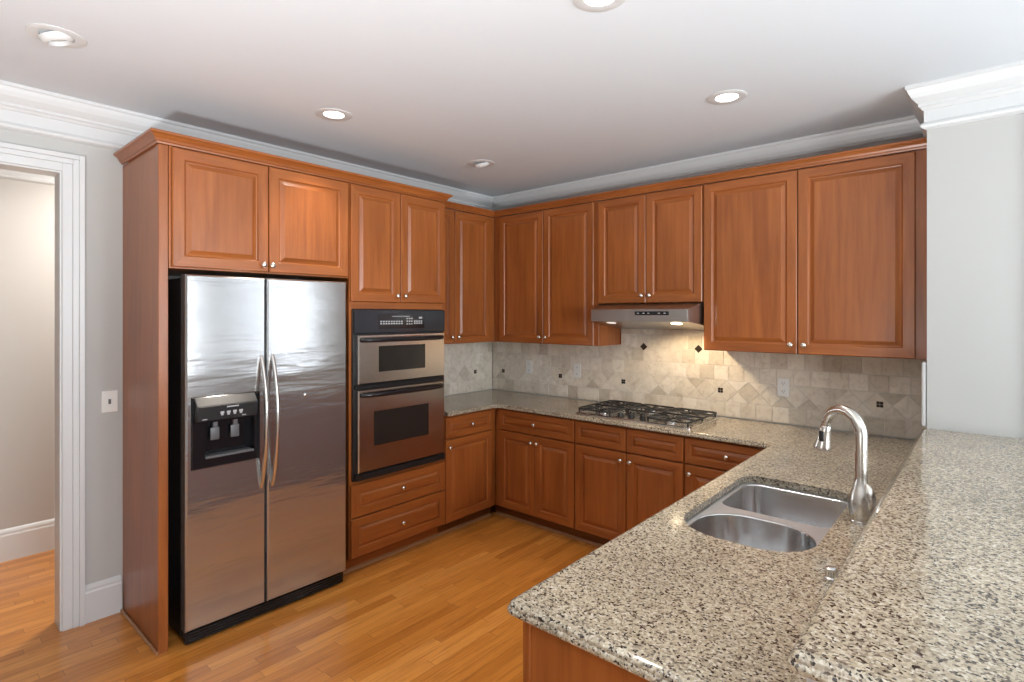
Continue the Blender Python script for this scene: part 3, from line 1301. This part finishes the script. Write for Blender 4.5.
# ================================================================== countertops
CZ0, CZ1 = 0.884, 0.914
EDGE = [(0.006, CZ0), (0.001, CZ0 + .003), (0.0, CZ0 + .009), (0.002, CZ0 + .014), (0.006, CZ0 + .0165), (0.006, CZ0 + .019), (0.008, CZ0 + .0245), (0.013, CZ1 - .0025), (0.020, CZ1)]
outline = [(0.012, -1.150), (0.645, -1.150), (0.645, -0.645), (2.677, -0.645), (2.677, -2.825), (3.346, -2.825), (3.346, -0.013), (0.012, -0.013)]
outline = round_poly(outline, [0, 0.0, .045, .035, .03, 0, 0, 0], 5)
SX0, SX1, SY0, SY1 = 2.768, 3.190, -2.105, -1.318
hole = round_poly(rect(SX0, SX1, SY0, SY1), [.16, .16, .075, .075], 8)[::-1]
bm = new()
slab(bm, outline, [hole], EDGE, [(0, CZ0), (0, CZ1 - .004), (-.0015, CZ1 - .001), (-.004, CZ1)])
tag(obj('countertop', bm, GRANITE, None, True), 'speckled tan granite countertop wrapping the base cabinets and sink peninsula', 'countertop')

BZ = 1.070
bar = round_poly([(3.328, -2.862), (3.93, -2.862), (3.93, -0.503), (3.328, -0.503)], [.02, .02, 0, 0], 7)
bm = new()
slab(bm, bar, [], [(d, BZ - .034 + (z - CZ0) * .034 / .030) for d, z in EDGE])
tag(obj('bar_top', bm, GRANITE, None, True), 'raised speckled granite bar top at right against the white wall', 'countertop')

# ================================================================== sink
t = thing('sink', 'double bowl stainless steel undermount sink in the peninsula', 'sink', (2.98, -1.71, 0.66))
FZ = CZ0 - .002
b1 = round_poly(rect(2.785, 3.182, -1.700, -1.335), .055, 7)          # far bowl
b2 = round_poly(rect(2.785, 3.170, -2.095, -1.748), [.13, .13, .15, .15], 9)   # near bowl, D shaped
out = round_poly(rect(SX0 - .012, SX1 + .012, SY0 - .012, SY1 + .012), .08, 6)
bm = new()
slab(bm, out, [b1[::-1], b2[::-1]], [(0, FZ - .003), (0, FZ)], [(0, FZ - .003), (-.0, FZ - .001), (-.002, FZ)])
obj('rim', bm, STEEL_R, t, True)
for poly, depth, dc in ((b1, 0.215, (2.985, -1.52)), (b2, 0.19, (2.98, -1.92))):
    bm = new()
    rings = []
    for d_, z in ((-.0005, FZ - .0005), (.001, FZ - .006), (.004, FZ - depth + .03), (.010, FZ - depth + .012), (.026, FZ - depth + .002), (.050, FZ - depth)):
        rings.append([bm.verts.new((x, y, z)) for x, y in inset_poly(poly, d_)])
    for a, b in zip(rings, rings[1:]):
        for i in range(len(a)):
            bm.faces.new((a[i], a[(i + 1) % len(a)], b[(i + 1) % len(a)], b[i]))
    bm.faces.new(rings[-1])
    bw = obj('bowl', bm, STEEL_S, t, True)
    md = bw.modifiers.new('thick', 'SOLIDIFY')
    md.thickness = 0.0015
    md.offset = -1
    bm = new()
    lathe(bm, [(0.045, 0.0), (0.045, .003), (0.036, .003), (0.034, .0005), (0.010, .001), (0, .001)], Matrix.Translation((dc[0], dc[1], FZ - depth + .0003)), 24)
    obj('drain', bm, CHROME, bw, True)

# faucet
t = thing('faucet', 'brushed nickel gooseneck faucet with pull down spray head behind the sink', 'faucet', (3.252, -1.64, CZ1))
fx, fy = 3.252, -1.640
bm = new()
bp = [(0.034, 0), (0.034, .004), (0.0315, .007)]
for i in range(25):
    s_ = i / 24
    z_ = .008 + .147 * s_
    # pear shaped body: widest at about a third, blending into the neck
    r_ = 0.0185 + 0.0205 * (math.sin(PI * min(1, s_ * .5 / .36)) if s_ < .36 else 0.5 + 0.5 * math.cos(PI * (s_ - .36) / .64))
    if s_ < .36:
        r_ = 0.0315 + 0.0075 * math.sin(PI / 2 * s_ / .36)
    bp.append((r_, z_))
lathe(bm, bp, Matrix.Translation((fx, fy, CZ1)), 32)
obj('base', bm, STEEL_N, t, True)
R = 0.076
top = 1.204
sdx, sdy = -0.82, 0.572
pts = [(fx, fy, CZ1 + .152), (fx, fy, 1.11), (fx, fy, 1.16)]
for i in range(17):
    a = PI * i / 16 * 0.97
    q = R - R * math.cos(a)
    pts.append((fx + sdx * q, fy + sdy * q, top + R * math.sin(a)))
bm = new()
tube(bm, pts, [0.0185] * 3 + [0.0185 - 0.003 * i / 16 for i in range(17)], 18)
obj('neck', bm, STEEL_N, t, True)
e = Vector(pts[-1])
dirv = (Vector(pts[-1]) - Vector(pts[-2])).normalized()
M = Matrix.Translation(e) @ dirv.to_track_quat('Z', 'Y').to_matrix().to_4x4()
bm = new()
lathe(bm, [(0.0155, 0.0), (0.0175, .003), (0.018, .02), (0.021, .045), (0.026, .072), (0.0285, .082), (0.0285, .089), (0.022, .091), (0.0, .089)], M, 24)
hd = obj('spray_head', bm, STEEL_N, t, True)
bm = new()
box(bm, -.0085, .0085, -.0035, .0035, -.019, .019, 0.003, seg=2)
Mb = M @ Matrix.Translation((0, 0, .045)) @ Matrix.Rotation(PI, 4, 'Z')
# black toggle on the camera side of the head
loc = M @ Vector((0, 0, .040))
side = Vector((-0.25, -1.0, 0)).normalized()
bmesh.ops.transform(bm, matrix=Matrix.Translation(loc + side * 0.0195) @ side.to_track_quat('Y', 'Z').to_matrix().to_4x4(), verts=bm.verts)
obj('spray_button', bm, BLACK, hd, True)
bm = new()
hp, hr = [], []
for i in range(13):
    s_ = i / 12
    off = 0.040 * math.sin(PI * (0.25 + 0.6 * s_)) + .001
    hp.append((fx + .80 * off, fy - .60 * off, 0.962 + .085 * s_))
    hr.append(0.003 + 0.011 * math.sin(PI * min(1.0, .06 + s_ * .94)) ** 0.6)
tube(bm, hp, hr, 14)
obj('lever', bm, STEEL_N, t, True)

bm = new()
lathe(bm, [(0.019, 0), (0.019, .003), (0.014, .006), (0.0135, .018), (0.015, .020), (0.015, .027), (0.011, .030), (0, .031)], Matrix.Translation((3.262, -2.165, CZ1)), 20)
tag(obj('dispenser_cap', bm, CHROME, None, True), 'small chrome cap standing on the counter at the near end of the sink', 'cap')

# ================================================================== gas cooktop
t = thing('cooktop', 'stainless gas cooktop with black cast iron grates set in the counter', 'cooktop', (1.77, -0.335, CZ1))
KX0, KX1, KY0, KY1 = 1.345, 2.205, -0.595, -0.090
bm = new()
slab(bm, round_poly(rect(KX0, KX1, KY0, KY1), .045, 6), [], [(0, CZ1 + .0005), (0, CZ1 + .006), (.006, CZ1 + .012), (.018, CZ1 + .014), (.024, CZ1 + .009)])
tr = obj('tray', bm, STEEL, t, True)
GZ = CZ1 + .039
burn = [(1.515, -0.215, .040), (1.515, -0.465, .032), (2.020, -0.215, .040), (2.020, -0.465, .036), (1.77, -0.235, .050)]
for bx_, by_, r in burn:
    bm = new()
    lathe(bm, [(r * 1.3, 0), (r * 1.3, .004), (r, .008), (r, .018), (r * .92, .020), (0, .020)], Matrix.Translation((bx_, by_, CZ1 + .0095)), 24)
    bu = obj('burner', bm, STEEL, t, True)
    bm = new()
    lathe(bm, [(r * .86, 0), (r * .90, .003), (r * .86, .008), (r * .7, .010), (0, .010)], Matrix.Translation((bx_, by_, CZ1 + .0302)), 24)
    obj('burner_cap', bm, IRON, bu, True)


def grate(x0, x1, y0, y1, centres):
    bm = new()
    w = 0.0065
    outer = round_poly(rect(x0, x1, y0, y1), .035, 5)
    pts = [(x, y, GZ) for x, y in outer]
    tube(bm, pts + [pts[0]], w, 8)
    xm = (x0 + x1) / 2
    ym = (y0 + y1) / 2
    box(bm, x0, x1, ym - .006, ym + .006, GZ - .006, GZ + .006, .002)
    for cx, cy in centres:
        for k in range(4):
            a = PI / 4 + k * PI / 2
            ex, ey = cx + .16 * math.cos(a), cy + .105 * math.sin(a)
            ix, iy = cx + .035 * math.cos(a), cy + .028 * math.sin(a)
            ex = min(max(ex, x0), x1)
            ey = min(max(ey, y0), y1)
            tube(bm, [(ix, iy, GZ + .003), (ex, ey, GZ)], .0055, 6)
        tube(bm, [(cx, y0 if cy < ym else y1, GZ), (cx, cy + (-.03 if cy < ym else .03), GZ + .003)], .0055, 6)
        tube(bm, [(x0, cy, GZ), (cx - .04, cy, GZ + .003)], .0055, 6)
        tube(bm, [(x1, cy, GZ), (cx + .04, cy, GZ + .003)], .0055, 6)
    for fx_ in (x0 + .012, x1 - .012):
        for fy_ in (y0 + .012, ym, y1 - .012):
            tube(bm, [(fx_, fy_, GZ), (fx_, fy_, CZ1 + .0125)], .0062, 8)
    return obj('grate', bm, IRON, t, True)


grate(1.366, 1.640, -0.578, -0.106, [(1.515, -0.215), (1.515, -0.465)])
grate(1.646, 1.894, -0.380, -0.106, [(1.77, -0.235)])
grate(1.900, 2.190, -0.578, -0.106, [(2.020, -0.215), (2.020, -0.465)])
for i in range(5):
    bm = new()
    x, y = (1.685 + (i % 3) * .085, -0.530) if i < 3 else (1.728 + (i - 3) * .085, -0.450)
    lathe(bm, [(0.022, 0), (0.022, .004), (0.018, .006), (0.0165, .024), (0.014, .027), (0, .027)], Matrix.Translation((x, y, CZ1 + .0095)), 20)
    box(bm, x - .003, x + .003, y - .016, y + .016, CZ1 + .036, CZ1 + .041, .001)
    obj('control_knob', bm, BLACK, t, True)

# ================================================================== range hood
t = thing('range_hood', 'slim stainless under cabinet range hood above the cooktop', 'range hood', (1.79, -0.25, 1.52))
hb = []
bm = new()
# sections along depth: (y, x0, x1, ztop, zbottom)
secs = [(-0.012, 1.396, 2.181, 1.697, 1.508), (-0.345, 1.400, 2.180, 1.697, 1.552), (-0.500, 1.432, 2.148, 1.654, 1.574)]
rs = []
for y, x0, x1, zt, zb in secs:
    rs.append([bm.verts.new(p) for p in ((x0, y, zb), (x1, y, zb), (x1, y, zt), (x0, y, zt))])
for a, b in zip(rs, rs[1:]):
    for i in range(4):
        bm.faces.new((a[i], a[(i + 1) % 4], b[(i + 1) % 4], b[i]))
bm.faces.new(rs[0])
bm.faces.new(rs[-1])
bmesh.ops.bevel(bm, geom=[e for e in bm.edges if abs(e.verts[0].co.y + .5) < .01 and abs(e.verts[1].co.y + .5) < .01], offset=.004, segments=2, affect='EDGES')
hb = obj('body', bm, STEEL_H, t, True)
bm = new()
box(bm, 1.782, 2.025, -.5045, -.499, 1.615, 1.641, .0022, seg=2)
cs = obj('control_strip', bm, BLACKG, t)
for x in (1.80, 1.84, 1.875, 1.95, 1.99):
    bm = new()
    box(bm, x, x + .014, -.5055, -.5043, 1.625, 1.631)
    obj('button', bm, MARK, cs)


def hood_lamp(x, mat, lab):
    bm = new()
    # lens lying on the sloping underside
    M = Matrix.Translation((x, -0.41, 1.5612)) @ Matrix.Rotation(math.radians(-8.1), 4, 'X') @ Matrix.Scale(-1, 4, (0, 0, 1))
    lathe(bm, [(0.036, 0), (0.034, .003), (0.026, .005), (0.012, .0065), (0, .007)], M, 20)
    return obj('lamp', bm, mat, t, True, label=lab)


hood_lamp(1.545, HOODLAMP_DIM, 'dim hood lamp')
hood_lamp(2.035, HOODLAMP, 'lit hood lamp')
sd = bpy.data.lights.new('hood_light', 'SPOT')
sd.energy = 10
sd.color = (1.0, 0.76, 0.48)
sd.spot_size = math.radians(150)
sd.spot_blend = 0.4
sd.shadow_soft_size = 0.018
so = bpy.data.objects.new('hood_light', sd)
so.location = (2.035, -0.37, 1.530)
so.rotation_euler = (math.radians(12), 0, 0)
COL.objects.link(so)

# ================================================================== electrical plates


def outlet(u, v, face, plane, label, cat, kind):
    F = FM(face, plane)
    t = thing(kind, label, cat, F(u, v, 0), 'outlet plates on the tile' if kind == 'wall_outlet' else None)
    bm = new()

    def fb(u0, u1, v0, v1, w0, w1, bev=0.0):
        p, q = F(u0, v0, w0), F(u1, v1, w1)
        box(bm, min(p[0], q[0]), max(p[0], q[0]), min(p[1], q[1]), max(p[1], q[1]), v0, v1, bev, seg=2 if bev else 1)
    fb(u - .036, u + .036, v - .058, v + .058, 0.0, .006, .002)
    pl = obj('plate', bm, WHITEP, t)
    if kind == 'light_switch':
        bm = new()
        fb(u - .006, u + .006, v - .013, v + .013, .006, .008)
        fb(u - .004, u + .004, v - .001, v + .011, .008, .018, .001)
        obj('toggle', bm, GREYP, t)
    else:
        for dv in (-.026, .026):
            bm = new()
            fb(u - .016, u + .016, v + dv - .015, v + dv + .015, .006, .0085, .002)
            so_ = obj('socket', bm, WHITEP, t)
            bm = new()
            for du in (-.006, .006):
                fb(u + du - .0012, u + du + .0012, v + dv - .003, v + dv + .007, .0085, .0090)
            fb(u - .002, u + .002, v + dv - .011, v + dv - .007, .0085, .0090)
            obj('slots', bm, SLOT, so_)
    return t


outlet(0.463, 1.150, '-y', -.0097, 'white outlet plate on the tile nearest the room corner', 'outlet', 'wall_outlet')
outlet(0.982, 1.152, '-y', -.0097, 'white outlet plate on the tile just left of the cooktop', 'outlet', 'wall_outlet')
outlet(2.579, 1.150, '-y', -.0097, 'white outlet plate on the tile right of the cooktop near the faucet', 'outlet', 'wall_outlet')
outlet(-3.022, 1.150, '+x', 0.0005, 'white light switch on the wall between the doorway casing and refrigerator panel', 'switch', 'light_switch')

# ================================================================== recessed ceiling lights


def downlight(x, y, label, mode):
    t = thing('recessed_light', label, 'ceiling light', (x, y, CEIL), 'recessed ceiling lights')
    bm = new()
    Z = CEIL
    lathe(bm, [(0.054, 0.0), (0.056, -.004), (0.088, -.006), (0.095, -.003), (0.095, -.0005)], Matrix.Translation((x, y, Z)), 36, cap=False)
    obj('trim_ring', bm, TRIM, t, True)
    bm = new()
    if mode == 'on':
        lathe(bm, [(0.0535, -.001), (0.048, -.003), (0.03, -.005), (0, -.006)], Matrix.Translation((x, y, Z)), 28)
        obj('lamp', bm, LAMP_ON, t, True)
        d = bpy.data.lights.new('downlight', 'SPOT')
        d.energy = 34
        d.color = (1.0, 0.90, 0.78)
        d.spot_size = math.radians(86)
        d.spot_blend = 0.8
        d.shadow_soft_size = 0.05
        o = bpy.data.objects.new('downlight', d)
        o.location = (x, y, CEIL - .03)
        COL.objects.link(o)
    else:
        # eyeball trim, tilted
        M = Matrix.Translation((x, y, Z - .002)) @ Matrix.Rotation(math.radians(18), 4, 'X')
        lathe(bm, [(0.058, 0.002), (0.055, -.012), (0.045, -.022), (0.040, -.024), (0.037, -.018), (0.036, -.006)], M, 28, cap=False)
        eb = obj('eyeball', bm, TRIM, t, True)
        bm = new()
        lathe(bm, [(0.036, -.008), (0.025, -.011), (0, -.013)], M, 24)
        obj('lamp', bm, LAMP_OFF if mode == 'off' else GREYP, t, True)
    return t


downlight(0.798, -3.372, 'unlit recessed eyeball ceiling light near the doorway at far left', 'off')
downlight(0.861, -2.194, 'lit recessed ceiling light in front of the refrigerator', 'on')
downlight(0.798, -0.963, 'unlit dark recessed ceiling light near the back corner', 'dark')
downlight(2.578, -1.016, 'lit recessed ceiling light in front of the widest wall cabinet', 'on')
downlight(2.563, -2.193, 'lit recessed ceiling light at the top edge above the sink peninsula', 'on')

# added unseen fill light that brightens the hallway beyond the doorway
area('hall_fill', (-0.68, -2.55, CEIL - .05), (0, 0, -1), 0.35, 0.35, 40, (1.0, 0.94, 0.88))
